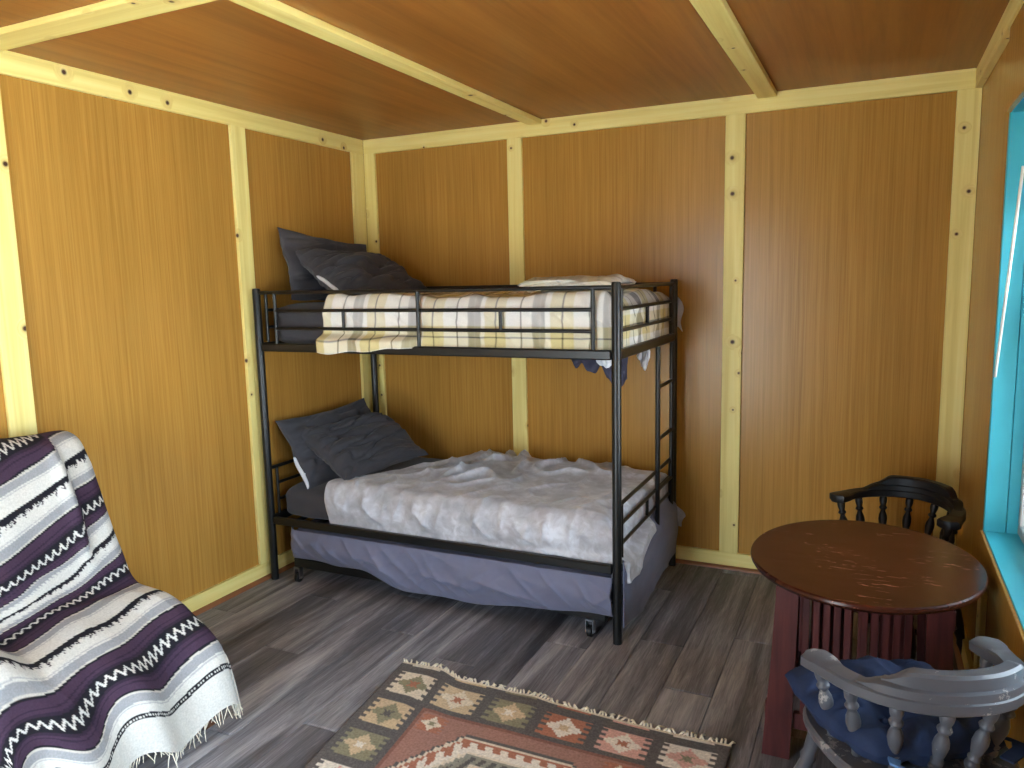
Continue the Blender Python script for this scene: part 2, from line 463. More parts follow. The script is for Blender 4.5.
# windows: deep teal boxes with sashes and panes
def window(name, w, label):
    wi = empty(name, (XR, (w['y0']+w['y1'])/2, w['z0']), kind='structure', label=label)
    xd = XR+0.155
    MB().box((XR-0.006, w['y0'], w['z0']-0.028), (xd, w['y1'], w['z0']), 0.002).build('sill', TEAL, wi)
    MB().box((XR-0.006, w['y0'], w['z1']), (xd, w['y1'], w['z1']+0.025), 0.002).build('jamb', TEAL, wi)
    for y0, y1 in ((w['y1'], w['y1']+0.025), (w['y0']-0.025, w['y0'])):
        MB().box((XR-0.006, y0, w['z0']-0.028), (XR+0.062, y1, w['z1']+0.025), 0.002).build('jamb', TEAL, wi)
        MB().box((XR+0.064, y0+0.001, w['z0']-0.028), (xd, y1-0.001, w['z1']+0.025), 0.002).build('jamb', TEAL, wi)
    zm = (w['z0']+w['z1'])/2
    for z0, z1 in ((w['z0']+0.002, zm), (zm, w['z1']-0.002)):
        sa = MB(); x0, x1 = XR+0.098, XR+0.128; t_ = 0.035
        sa.box((x0, w['y0'], z0), (x1, w['y1'], z0+t_), 0.003); sa.box((x0, w['y0'], z1-t_), (x1, w['y1'], z1), 0.003)
        sa.box((x0, w['y0'], z0+t_), (x1, w['y0']+t_, z1-t_), 0.003); sa.box((x0, w['y1']-t_, z0+t_), (x1, w['y1'], z1-t_), 0.003)
        so = sa.build('sash', SASH, wi)
        MB().box((x0+0.012, w['y0']+t_, z0+t_), (x0+0.018, w['y1']-t_, z1-t_)).build('pane', GLASS, so)
window('window_1', WIN, 'deep set window with teal painted jambs and sill in the right wall')
window('window_2', WIN2, 'teal window in the right wall beside the camera')
w = WIN
wd = MB().tube([(0.383, 2.80, 1.90), (0.383, 3.105, 1.225)], 0.0045, 8)
wd.build('blind_wand', WANDM, smooth=True, origin=(0.383, 2.80, 1.90), label='thin white blind wand hanging against the window edge', cat='wand')
bl = empty('window_blind', (0.46, (w['y0']+w['y1'])/2, 1.78), label='white slatted blind drawn up at the top of the teal window', cat='blind')
MB().box((0.452, w['y0']+0.008, 2.085), (0.484, w['y1']-0.008, 2.118), 0.003).build('headrail', WANDM, bl)
sl = None
for k in range(12):
    z = 1.800+k*0.0242
    if sl is None:
        sl = MB().box((-0.0015, w['y0']+0.01, -0.0145), (0.0, w['y1']-0.01, 0.0145)).build('slat', WANDM, bl, local=True)
        for v in sl.data.vertices: v.co.y -= bl.location.y
        o = sl
    else:
        o = sl.copy(); COL.objects.link(o); o.parent = bl
    o.location = (0.008, 0, z-1.78); o.rotation_euler = (0, 0.42, 0)
MB().box((0.456, w['y0']+0.01, 1.772), (0.480, w['y1']-0.01, 1.787), 0.003).build('bottom_rail', WANDM, bl)

# outside
g = struct(MB().box((-30, -30, -0.5), (30, 30, -0.4)), 'ground', GRASS)
tag(g, 'pale gravel yard outside the cabin')

pw_ = struct(MB().box((XR+0.17, 1.47, -0.4), (3.2, 1.53, 2.7)), 'added_light_screen', DKWOOD)  # added, unseen: blocks slanting daylight from reaching the right of the back wall
tag(pw_, 'dark screen added outside to block slanting light through the window')

# ------------------------------------------------------------------ bunk bed
BX0, BX1, BY0, BY1 = -2.920, -0.973, 3.067, 4.070
LR = 0.020
bed = empty('bunk_bed', ((BX0+BX1)/2, (BY0+BY1)/2, 0), label='black metal bunk bed with guard rails and end ladder', cat='bunk bed')
def part(name, mat, fn, parent=bed, smooth='auto', **k):
    m = MB(); fn(m); return m.build(name, mat, parent, smooth=smooth, **k)
for x in (BX0, BX1):
    for y in (BY0, BY1):
        p = part('post', BLACK, lambda m: m.tube([(x, y, 0.0), (x, y, 0.62), (x, y, 1.570), (x, y, 1.577), (x, y, 1.5785)], [LR, LR, LR, LR*0.9, LR*0.5], 16))
ZT, ZR2, ZR3, ZB0, ZB1 = 1.555, 1.463, 1.372, 1.252, 1.294
DZ = -0.937
rr = 0.0085
def bar(name, a, b, r=rr): part(name, BLACK, lambda m: m.tube([a, b], r, 10))
def beam(name, a, b): part(name, BLACK, lambda m: m.box(a, b, 0.006), smooth=False)
for dz in (0, DZ):
    for y in (BY0, BY1): beam('side_beam', (BX0+LR, y-0.014, ZB0+dz), (BX1-LR, y+0.014, ZB1+dz))
    for x in (BX0, BX1): beam('end_beam', (x-0.014, BY0+LR, ZB0+dz), (x+0.014, BY1-LR, ZB1+dz))
    for k in range(13):
        xx = BX0+0.12+k*(BX1-BX0-0.24)/12
        beam('support_slat', (xx-0.02, BY0+0.014, ZB0+dz+0.004), (xx+0.02, BY1-0.014, ZB0+dz+0.014))
    # end guards
    for x in (BX0, BX1):
        bar('guard_rail', (x, BY0, ZT+dz), (x, BY1, ZT+dz), 0.0095)
        for z in (ZR2, ZR3): bar('guard_rail', (x, BY0+0.065, z+dz), (x, BY1-0.065, z+dz))
        for y in (BY0+0.065, BY1-0.065): bar('baluster', (x, y, ZB1+dz-0.01), (x, y, ZT+dz))
        bar('baluster', (x, (BY0+BY1)/2-0.02, ZR3+dz), (x, (BY0+BY1)/2-0.02, ZR2+dz))
# long guards of the upper bunk
for y in (BY0, BY1):
    bar('guard_rail', (BX0, y, ZT), (BX1, y, ZT), 0.0095)
    for z in (ZR2, ZR3): bar('guard_rail', (-2.801, y, z), (-1.075, y, z))
    for x in (-2.801, -1.938, -1.075): bar('baluster', (x, y, ZB1-0.01), (x, y, ZT), 0.0095)
    for x in (-2.37, -1.508): bar('baluster', (x, y, ZR3), (x, y, ZR2))
# ladder at the foot end
for y in (3.700, 3.985): part('ladder_stile', BLACK, lambda m: m.tube([(BX1+0.012, y, 0.345), (BX1+0.012, y, ZB0)], 0.0125, 12))
for z in (1.050, 0.787, 0.527): part('rung', BLACK, lambda m: m.tube([(BX1+0.012, 3.700, z), (BX1+0.012, 3.985, z)], 0.0095, 10))

# ------------------------------------------------------------------ trundle
tr = empty('trundle_bed', (-1.88, 3.5, 0), label='low black trundle frame on casters under the bunk bed', cat='trundle bed')
tx0, tx1, ty0, ty1 = -2.79, -1.03, 3.075, 3.95
for a, b in (((tx0, ty0, 0.085), (tx1, ty0+0.025, 0.135)), ((tx0, ty1-0.025, 0.085), (tx1, ty1, 0.135)), ((tx0, ty0+0.025, 0.085), (tx0+0.025, ty1-0.025, 0.135)), ((tx1-0.025, ty0+0.025, 0.085), (tx1, ty1-0.025, 0.135))):
    part('frame_rail', BLACK, lambda m: m.box(a, b, 0.004), tr, False)
for k in range(8):
    xx = tx0+0.15+k*(tx1-tx0-0.3)/7
    part('support_slat', BLACK, lambda m: m.box((xx-0.02, ty0+0.025, 0.118), (xx+0.02, ty1-0.025, 0.130)), tr, False)
for x in (tx0+0.02, tx1-0.075):
    for y in (ty0+0.01, ty1-0.012):
        c = part('caster', RUBBER, lambda m: m.tube([(x-0.013, y, 0.026), (x-0.009, y, 0.026), (x+0.009, y, 0.026), (x+0.013, y, 0.026)], [0.020, 0.026, 0.026, 0.020], 18), tr)
        f = MB().box((x-0.019, y-0.016, 0.022), (x-0.015, y+0.016, 0.080)).box((x+0.015, y-0.016, 0.022), (x+0.019, y+0.016, 0.080)).box((x-0.019, y-0.016, 0.076), (x+0.019, y+0.016, 0.085)).tube([(x-0.022, y, 0.026), (x+0.022, y, 0.026)], 0.006, 10)
        f.build('caster_fork', CHROME, c)

# ------------------------------------------------------------------ mattresses
def mattress(name, x0, x1, y0, y1, z0, z1, mat, r=0.05, amp=0.006, seed=0.0, drop=None, **k):
    """rounded slab, closed cross sections along x with pulled-fabric wrinkles"""
    secs = []; N = 90; M = 64
    for i in range(N+1):
        t = i/N; x = x0+(x1-x0)*t
        e = min(t, 1-t)*(x1-x0); ins = 0.0 if e > r else r - math.sqrt(max(0, r*r-(r-e)**2))
        s = []
        for j in range(M):
            a = 2*PI*j/M; ca, sa = math.cos(a), math.sin(a); p = 5.0
            q = (abs(ca)**p + abs(sa)**p)**(-1/p)
            hy, hz = (y1-y0)/2-ins, (z1-z0)/2-ins*0.7
            y = (y0+y1)/2 + hy*math.copysign(abs(ca*q), ca); z = (z0+z1)/2 + hz*math.copysign(abs(sa*q), sa)
            wv = amp*(fbm(x*3+seed, a*1.5, seed, 3) + 0.9*(ridge(x*5+z*7+seed, z*5-x*2, seed)-0.5))
            y += wv*ca; z += wv*sa*0.8
            s.append((x, y, z))
        secs.append(s)
    return MB().ring(secs).build(name, mat, smooth=True, origin=((x0+x1)/2, (y0+y1)/2, z0), **k)
mattress('mattress', -2.875, -1.01, 3.105, 4.035, ZB0+0.016, 1.495, CHARC, seed=1.0, label='upper bunk mattress in a charcoal fitted sheet', cat='mattress')
mattress('mattress', -2.875, -1.01, 3.105, 4.035, ZB0+DZ+0.016, 0.520, CHARC, seed=4.0, label='lower bunk mattress in a charcoal fitted sheet', cat='mattress')
mattress('mattress', -2.815, -0.985, 3.078, 4.00, 0.136, 0.303, SLATE, 0.06, 0.012, seed=8.0, label='trundle mattress in a slate grey sheet under the lower bunk', cat='mattress')

# ------------------------------------------------------------------ cloth draped on boxes
def fold(t, r):
    if t <= 0: return t, 0.0
    if t < r*PI/2: return r*math.sin(t/r), r*(1-math.cos(t/r))
    return r, r + (t - r*PI/2)
def drape(xa, xb, ya, yb, ztop, r, u0, u1, v0, v1, wr, over=None):
    """cloth spanning unfolded x in [u0,u1], y in [v0,v1], folded down past xb (foot), ya (front), yb (back)"""
    def fn(s, t):
        U = u0+(u1-u0)*s; V = v0+(v1-v0)*t
        du, dv = wr(U, V)[:2] if wr else (0, 0)
        fx, dx = fold(U-(xb-r), r)
        if V < ya+r: g_, dy = fold((ya+r)-V, r); Y = ya+r-g_
        elif V > yb-r: g_, dy = fold(V-(yb-r), r); Y = yb-r+g_
        else: Y, dy = V, 0.0
        X = xb-r+fx
        drop = max(dx, dy)
        wob = 0.5+0.5*min(1, drop/0.1)
        P = Vector((X, Y, ztop-drop))
        h = wr(U, V)[2]
        # push outwards on hanging parts, up on the top
        ax = sstep(0, r, dx); ay = sstep(0, r, dy)
        sg = -1 if V < (ya+yb)/2 else 1
        out = wr(U, V)[3]
        P += Vector((ax*out, sg*ay*out, h*(1-max(ax, ay))))
        return P
    return fn

def plaid(U, V):
    base = lin(238, 237, 234); grey = lin(112, 112, 116); tan = lin(216, 204, 152); blk = lin(40, 40, 44)
    def band(t, per, off):
        t = (t+off) % per
        c = base
        hatch = False
        if t < 0.062: c = grey if (int(t/0.0078) % 4) else tuple(x*1.5 for x in grey); hatch = True
        elif 0.085 < t < 0.19: c = tan
        if abs(t-0.138) < 0.003 or abs(t-0.262) < 0.003: c = blk
        return c, hatch
    a, ha = band(U, 0.315, 0.09); b, hb = band(V, 0.315, 0.02)
    k = 0.55 if ((int(math.floor((U+V)/0.006)) % 2) == 0) else 0.45
    c = [a[i]*0.5+b[i]*0.5 for i in range(3)]
    if a == blk or b == blk: c = [x*0.6 for x in c]
    return tuple(c)

def wr_plaid(U, V):
    w1 = fbm(U*4.0, V*4.0, 2.0, 3)
    h = 0.014 + 0.014*w1 + 0.018*ridge(U*3.2+V*2.0, V*1.3, 5.0)
    out = 0.004 + 0.016*abs(nz(U*10+V*5, V*2.0-U, 9.0)) + 0.010*ridge(U*6+V*7, V*3, 4.0)**2 + 0.005*w1
    return (0, 0, max(0.004, h), max(0.002, out))
def hem_front(U): return 0.0
f_ = drape(-2.9, -1.002, 3.100, 4.04, 1.503, 0.045, -2.47, -0.79, 2.90, 4.10, wr_plaid)
def plaid_fn(s, t):
    # the head end hem slants, and the front hem sags where the blanket slips out over the beam
    U = -2.47 + s*1.68
    sl = 0.10*(1-t)
    P = f_(s, t)
    P.x -= 0.045*(1-s)*(1-t)
    if t < 0.2:
        k = (1-t/0.2)
        sag = sstep(0.27, 0.10, s)
        P.z -= sag*k*(0.028+0.008*math.sin(s*40)); P.y -= sstep(0.36, 0.28, s)*sstep(1.352, 1.312, P.z)*(0.058+0.004*math.sin(s*55))
    return P
MB().grid(plaid_fn, 260, 200, lambda s, t: plaid(-2.47+s*1.68, 2.90+t*1.20)).build('plaid_blanket', PLAID, smooth=True, origin=(-1.7, 3.57, 1.5), thick=0.006, label='cream, grey and tan plaid blanket spread over the upper bunk', cat='blanket')

# folded blanket on the upper bunk
def folded_secs():
    secs = []
    N = 40
    for i in range(N+1):
        t = i/N; x = -1.50+0.46*t
        e = min(t, 1-t); q = min(1, e/0.09)**0.5
        s = []
        M = 48
        for j in range(M):
            a = 2*PI*j/M; ca, sa = math.cos(a), math.sin(a); p = 3.2
            k = (abs(ca)**p+abs(sa)**p)**(-1/p)
            wv = 1+0.10*fbm(x*7, ca*2, sa*2, 3)
            s.append((x, 3.42+0.20*(0.9+0.1*q)*math.copysign(abs(ca*k), ca)*wv, 1.568+0.032*q*math.copysign(abs(sa*k), sa)*wv + 0.010*fbm(x*7, ca*3, 1, 3)))
        secs.append(s)
    return secs
m = MB(); sc_ = folded_secs(); m.ring(sc_)
m.c = [tuple(0.45*a_+0.55*b_ for a_, b_ in zip(plaid(p[0]*1.0+0.2+p[2], p[1]), (0.78, 0.79, 0.78))) for s in sc_ for p in s]
m.build('folded_blanket', PLAID, smooth=True, origin=(-1.27, 3.42, 1.535), label='folded pale plaid blanket lying on the foot end of the upper bunk', cat='blanket')

# silver velvet blanket on the lower bunk
def wr_velvet(U, V):
    big = fbm(U*2.4, V*2.4, 12.0, 3)
    head = sstep(-1.70, -2.40, U)
    rg = ridge(U*2.0-V*2.0+0.4, V*1.3+U*0.7, 3.0)**2
    cr = ridge(U*5.0+V*2.2, V*4.0-U*1.4, 8.0)**3
    pile = math.exp(-((U+2.02)/0.30)**2)*sstep(3.2, 3.55, V)      # crumpled heap beside the pillows
    pile2 = math.exp(-((U+1.50)/0.20)**2-((V-3.85)/0.12)**2)
    h = 0.022+0.016*big+0.020*rg*(0.4+0.6*head)+0.012*cr+0.035*pile*(0.4+0.8*cr+0.6*rg)+0.030*pile2*(0.3+cr)
    g = ridge(U*3.6+V*2.6, V*0.9-U*0.3, 21.0)
    out = 0.006+0.030*g*g+0.014*ridge(U*9-V*3.0, V*2.2, 2.0)**2+0.004*nz(U*20, V*6, 2.0)
    if V < 3.1: out *= (1-0.85*sstep(3.03, 2.96, V))*(1-0.85*sstep(-1.16, -1.06, U))
    return (0, 0, max(0.004, h), max(0.002, out))
fv = drape(-2.9, -1.004, 3.092, 4.04, 0.528, 0.06, -2.56, -0.765, 2.935, 4.10, wr_velvet)
def velvet_fn(s, t):
    P = fv(s, t)
    # the head hem is pulled back towards the wall
    P.x += (1-s)**2*(0.02+0.42*sstep(0.15, 0.95, t)) - 0.03*(1-s)*math.sin(t*9)
    if t < 0.15: P.z += 0.018*nz(s*9, 1.0, 2.0)*(1-t/0.15)
    if P.x > -1.0: P.x = -1.0+(P.x+1.0)*0.45
    if s > 0.85 and P.y > 3.10: P.x += 0.062*sstep(0.385, 0.345, P.z)*sstep(3.09, 3.12, P.y)*sstep(3.62, 3.50, P.y)
    # foot hem hangs lowest near the front corner
    if s > 0.9: P.z += (s-0.9)/0.1*(0.13*sstep(0.25, 0.55, t)-0.0)
    return P
velvet = MB().grid(velvet_fn, 260, 200).build('velvet_blanket', VELVET, smooth=True, origin=(-1.7, 3.57, 0.53), thick=0.006, label='crumpled silver grey velvet blanket over the lower bunk', cat='blanket')
# slate sheet hanging over the foot end, down beside the trundle
def endsheet_fn(s, t):
    y = 3.074 + s*0.955
    z = 0.372 - t*0.30 - 0.02*math.sin(s*5)
    top = sstep(0.22, 0.0, t)
    x = -0.947 - 0.046*top*sstep(0.0, 0.1, s) + sstep(0.0, 0.08, s)*(0.010*fbm(y*3, z*6, 6.0, 3) + 0.010*math.sin(t*PI) + 0.008*ridge(y*3+z*4, z*3, 2.0)**2)
    return Vector((x, y, z + 0.03*sstep(0.6, 0, t)*sstep(0.1, 0.9, s)))
MB().grid(endsheet_fn, 80, 40).build('bed_sheet', SLATE, smooth=True, origin=(-0.95, 3.57, 0.2), thick=0.004, label='slate grey sheet hanging down at the foot end of the lower bunk', cat='sheet')
# slate sheet sagging in front of the trundle rail
def sag_fn(s, t):
    x = -2.815 + s*1.822
    zb_ = 0.142 - 0.074*sstep(-2.38, -2.08, x) + 0.052*sstep(-1.75, -1.05, x) + 0.004*math.sin(x*16)
    z = 0.298 + (zb_-0.298)*t
    e = min(1, s/0.03)**0.5
    f = 0.016*math.sin(t*PI) + (0.018*ridge(x*3.6+z*5.0, z*2.6-x*0.8, 7.0)**3 + 0.014*ridge(x*8.5+z*9, z*3+x, 17.0)**3 + 0.010*ridge(x*5.0-z*7, z*2.0-x, 27.0)**3)*math.sin(t*PI*0.9+0.15) + 0.004*fbm(x*12, z*12, 3, 2)
    return Vector((x, 3.066-f*e+0.05*(1-e), z))
MB().grid(sag_fn, 220, 44).build('trundle_sheet', SLATE, smooth=True, origin=(-1.90, 3.066, 0.07), thick=0.004, label='wrinkled slate grey sheet sagging over the trundle front rail', cat='sheet')

# clothes hanging below the upper bunk
def hang(name, x0, x1, y, zt_, prof, mat, label, cat, sd):
    def fn(s, t):
        k = s*(len(prof)-1); i = min(int(k), len(prof)-2); d = prof[i]+(prof[i+1]-prof[i])*sstep(0, 1, k-i)
        return Vector((x0+(x1-x0)*s+0.006*math.sin(t*5+sd), y+0.018*fbm(s*5+sd, t*2, sd, 2), zt_-d*t))
    MB().grid(fn, 40, 24).build(name, mat, smooth=True, origin=((x0+x1)/2, y, zt_), thick=0.004, label=label, cat=cat)
hang('bed_sheet', -1.30, -1.02, 3.38, 1.262, [0.03, 0.09, 0.06, 0.10, 0.11, 0.07, 0.13, 0.165, 0.17, 0.13], NAVYF, 'dark slate sheet end drooping below the upper bunk', 'sheet', 1.0)
hang('bed_sheet', -1.12, -1.00, 3.20, 1.262, [0.02, 0.05, 0.06, 0.04, 0.03], WHITEF, 'white sheet edge showing under the upper bunk beside the front post', 'sheet', 4.0)
hang('bed_sheet', -1.04, -0.985, 3.62, 1.262, [0.05, 0.07, 0.10, 0.12, 0.09], WHITEF, 'white sheet corner drooping under the upper bunk beside the ladder', 'sheet', 6.0)
MB().grid(lambda s, t: Vector((-0.985+0.05*s+0.008*math.sin(t*7), 4.098+0.006*math.sin(t*6+s*5), 1.47-0.16*t+0.015*math.sin(s*4))), 14, 24).build('bed_sheet', WHITEF, smooth=True, origin=(-0.96, 4.098, 1.4), thick=0.004, label='white sheet corner sticking out behind the far upper post', cat='sheet')
MB().grid(lambda s, t: Vector((-0.985+0.075*s*(1-0.5*abs(t-0.4))+0.006*math.sin(t*7), 4.100+0.006*math.sin(t*6+s*5), 0.345-0.125*t-0.03*s*(1-t))), 14, 24).build('corner_flap', VELVET, velvet, smooth=True, thick=0.004)

# ------------------------------------------------------------------ pillows
def pillow(name, wid, hei, th, mat, loc, rot, seed, label, insert=None, bend=0.0, sag=0.0):
    root = empty(name, loc, label=label, cat='pillow')
    root.rotation_euler = rot
    def side(sg, w, h, t_, sd):
        def fn(s, t):
            u, v = 2*s-1, 2*t-1
            px = u*(1-0.07*(1-v*v)*abs(u)**3 + 0.018*nz(v*2.3+sd, u, sd))
            py = v*(1-0.09*(1-u*u)*abs(v)**3 + 0.025*nz(u*2.1+sd, v, sd+5))
            b = max(0, (1-abs(u)**2.8))**0.5*max(0, (1-abs(v)**2.8))**0.5
            # soft lumps, long pulled creases, and puckers running in from the seams
            lump = 0.14*fbm(u*1.3+sd, v*1.5, sd, 2)
            cr = ridge(u*0.9+v*1.4+sd*1.3, v*1.5-u*0.4, sd)**2*0.24 + ridge(u*1.1-v*2.6+sd, v*2.2+u*0.5, sd+9)**4*0.26
            pk = 0.13*nz(u*9+sd, v*1.2, sd)*abs(v)**2 + 0.13*nz(v*9+sd, u*1.2, sd+2)*abs(u)**2
            z = sg*t_/2*b*(1+lump-cr*1.1+pk) + bend*(u*u-0.3) + 0.022*fbm(u*1.4+sd, v*1.4, 3, 2) + sag*u
            return Vector((px*w/2, py*h/2, z))
        return fn
    m = MB()
    m.grid(side(1, wid, hei, th, seed), 84, 60)
    m.grid(lambda s, t: side(-1, wid, hei, th, seed)(1-s, t), 84, 60)
    m.build('pillowcase', mat, root, smooth=True, local=True)
    if insert:
        def ins(sg):
            def fn(s, t):
                u, v = 2*s-1, 2*t-1
                base = side(1, wid, hei, 0.0, seed)(0.5+0.5*insert*(0.90+0.046*(u+1)), 0.10+0.42*t)
                b = max(0, 1-u**4)**0.5*max(0, 1-v**4)**0.5
                return base+Vector((insert*0.010, 0, sg*0.010*b))
            return fn
        m = MB(); m.grid(ins(1), 12, 24); m.grid(lambda s, t: ins(-1)(1-s, t), 12, 24)
        m.build('pillow_insert', WHITEF, root, smooth=True, local=True)
    return root
def rot_from(lx, ly):
    lx = Vector(lx).normalized(); ly = Vector(ly); ly = (ly-lx*ly.dot(lx)).normalized(); lz = lx.cross(ly)
    return Matrix((lx, ly, lz)).transposed().to_euler()
# upper bunk
pillow('pillow', 0.74, 0.40, 0.11, CHARC, (-2.815, 3.545, 1.668), rot_from((0.03, 1, -0.10), (-0.24, 0.0, 1)), 1.0, 'charcoal pillow standing upright against the wall at the head of the upper bunk')
pillow('pillow', 0.72, 0.46, 0.19, CHARC, (-2.610, 3.58, 1.640), rot_from((0.12, 1, -0.02), (-0.88, 0.12, 0.55)), 5.0, 'plump charcoal pillow leaning in front of the upright one on the upper bunk', insert=-1)
# lower bunk
pillow('pillow', 0.70, 0.46, 0.15, CHARC, (-2.775, 3.49, 0.675), rot_from((0.10, 1, 0.03), (-0.55, 0.0, 1)), 9.0, 'charcoal pillow propped against the headboard of the lower bunk', insert=-1)
pillow('pillow', 0.66, 0.44, 0.19, CHARC, (-2.610, 3.51, 0.685), rot_from((0.20, 1, 0.03), (-0.90, 0.18, 0.56)), 13.0, 'charcoal pillow leaning in front on the lower bunk beside the velvet blanket')

# ------------------------------------------------------------------ kilim rug
RX0, RX1, RY1, RLEN = -1.745, -0.388, 2.500, 2.05
CH = lin(100, 96, 95); CREAM = lin(222, 210, 190); OLIVE = lin(142, 138, 114); RUST = lin(176, 118, 96); PINK = lin(214, 168, 156); TANC = lin(204, 182, 150); BROWN = lin(140, 100, 88); WHITE_ = lin(230, 222, 210)
cellcols = [(CREAM, OLIVE, RUST), (TANC, CREAM, RUST), (OLIVE, TANC, WHITE_), (RUST, WHITE_, TANC), (PINK, WHITE_, RUST), (WHITE_, PINK, OLIVE), (OLIVE, RUST, CREAM), (TANC, OLIVE, CH)]
def q(x, s): return math.floor(x/s+0.5)*s
def motif(dx, dy, w_, h_, cols):
    e = abs(q(dx, w_/9))/w_ + abs(q(dy, h_/7))/h_
    a = max(abs(dx)/w_, abs(dy)/h_)
    if abs(dx) < w_*0.98 and abs(dy) < h_*0.98:
        sx = abs(q(dx, w_/9))/w_
        saw = 0.70 + 0.28*((int(math.floor((dy/h_+2)*5)) % 2))
        if sx < saw and abs(dy) < h_*0.9:
            if e < 0.22: return cols[2]
            if abs(abs(dx)-abs(dy)*w_/h_) < 0.006 and e < 0.5: return cols[2]
            if e < 0.72: return cols[1]
            return cols[0]
    return None
def rug_col(x, y):
    """x across (0..1.357), y from the far edge (0..RLEN)"""
    Wd = RX1-RX0
    if y < 0.012 or y > RLEN-0.012: return CREAM
    bx, by = 0.222, 0.186
    # border cells
    i = int((x-0.012)//bx); j = int((y-0.045)//by)
    nj = int((RLEN-0.09)//by)
    inb = (i == 0 or i >= 5 or j <= 0 or j >= nj-1)
    if x < 0.012 or x > Wd-0.012: return CH
    fx0, fx1, fy0, fy1 = 0.245, Wd-0.245, 0.235, RLEN-0.235
    if fx0 < x < fx1 and fy0 < y < fy1:
        X, Y = x-(fx0+fx1)/2, y-fy0
        ed = min(x-fx0, fx1-x, y-fy0, fy1-y)
        if ed < 0.012: return BROWN
        per = (fy1-fy0)/2
        k = int(Y//per); Yl = (Y % per)-per/2
        qx, qy = abs(q(X, 0.012)), abs(q(Yl, 0.012))
        hx = max(qy*0.98, qx*0.72+qy*0.50)
        if hx < 0.055: return PINK if k else WHITE_
        if hx < 0.070: return RUST
        if hx < 0.150: return OLIVE if (int(math.floor((X*0.7+Yl)/0.026)) % 6) else TANC
        if hx < 0.160: return PINK if int(X*60) % 2 else OLIVE
        if hx < 0.172: return CREAM
        if hx < 0.222:
            return CH if (hx < 0.207 and int(math.floor((X+Yl*0.4+2)/0.020)) % 2) else lin(150, 148, 136)
        if hx < 0.234: return CREAM
        if hx < 0.292:
            s_ = int(math.floor((X-Yl*0.3+3)/0.030)) % 2
            return WHITE_ if (hx < 0.250 or (s_ and hx < 0.282)) else RUST
        if hx < 0.302: return CREAM
        if hx < 0.310: return CH
        a, b = abs(X)-0.36, abs(Yl)-per/2+0.07
        mm = motif(a, b, 0.06, 0.05, (RUST, CREAM, OLIVE))
        if mm: return mm
        return lin(164, 124, 112)
    if j <= 0 or j >= nj-1:
        c = motif(x-0.012-bx*(i+0.5), y-0.045-by*(j+0.5), 0.096, 0.078, cellcols[(i+(j > 0)*2) % 8])
    elif i <= 0 or i >= 5:
        ii = 0 if i <= 0 else 5
        c = motif(x-0.012-bx*(ii+0.5), y-0.045-by*(j+0.5), 0.096, 0.078, cellcols[(j*3+4+ii) % 8])
    else: c = None
    if c: return c
    sp = nz(x*260, y*260, 1.0)
    return tuple(k*(1.15 if sp > 0.1 else 0.95) for k in CH)
def rug_pos(x, y):
    X = RX0+x; Y = RY1-y
    # slight skew and the rucked far-left corner
    X += 0.10*(y/0.7 if y < 0.7 else 1.0)*(1-x/1.357)*0.9
    Y += 0.045*sstep(0.26, 0.14, x)*sstep(0.5, 0.0, y) + 0.015*math.sin(x*4.2)*sstep(0.3, 0, y)
    z = 0.008+0.0015*nz(x*4, y*4) + 0.016*math.exp(-((x-0.22-0.25*y)/0.05)**2)*sstep(0.4, 0.0, y) + 0.006*math.exp(-((x-0.62+0.1*y)/0.05)**2)*sstep(0.3, 0.0, y)
    return Vector((X, Y, z))
rug = empty('kilim_rug', ((RX0+RX1)/2, RY1-RLEN/2, 0), label='worn charcoal kilim rug with rust and olive diamond motifs and cream fringe', cat='rug')
Wd = RX1-RX0
MB().grid(lambda s, t: rug_pos(s*Wd, t*RLEN), 270, 400, lambda s, t: rug_col(s*Wd, t*RLEN)).build('weave', KILIM, rug, smooth=True, thick=0.006)
m = MB()
n = 96
for i in range(n):
    x = (i+0.5)/n*Wd
    if random.random() < 0.06: continue
    for y_, sg in ((0.0, 1), (RLEN, -1)):
        p = rug_pos(x, y_); a = random.uniform(-0.9, 0.7); L = random.uniform(0.022, 0.042)
        e = p + Vector((math.sin(a)*L, sg*math.cos(a)*L, 0))
        m.tube([p+Vector((0, -0.002*sg, 0)), p.lerp(e, 0.5)+Vector((random.uniform(-.004, .004), 0, 0.006)), Vector((e.x, e.y, 0.004))], [0.004, 0.0042, 0.0025], 5)
m.build('fringe', COTTON, rug, smooth=True, kind='stuff')

# ------------------------------------------------------------------ oval table
TCX, TCY, TZ = -0.008, 2.752, 0.640
tb = empty('oval_table', (TCX, TCY, 0), label='round mahogany brown table with scratched top and slatted base', cat='table')
secs = []
for z, k in ((TZ-0.026, 0.965), (TZ-0.022, 0.985), (TZ-0.012, 1.0), (TZ-0.004, 0.997), (TZ, 0.985)):
    secs.append([(TCX+0.362*k*math.cos(2*PI*i/72), TCY+0.418*k*math.sin(2*PI*i/72), z) for i in range(72)])
MB().ring(secs).build('table_top', TABTOP, tb, smooth='auto')
def leg_board(x, y, sx, sy):
    # flared board leg: wide face towards the room
    secs = []
    for z, fl_ in ((0.0, 0.026), (0.30, 0.011), (TZ-0.027, 0.0)):
        ox = x+sx*fl_
        w0, w1 = (-0.034-0.010*(fl_/0.026), 0.034+0.010*(fl_/0.026))
        secs.append([(ox+w0, y-0.014, z), (ox+w1, y-0.014, z), (ox+w1, y+0.014, z), (ox+w0, y+0.014, z)])
    l = MB().ring(secs).build('leg', TABLEG, tb)
    for z, f2 in ((0.56, -0.002), (0.16, 0.022)):
        xx = x+sx*(0.036+f2)
        MB().box((xx-0.004, y-0.009, z-0.032), (xx+0.010, y+0.009, z+0.032), 0.002).build('tenon', TABLEG, l)
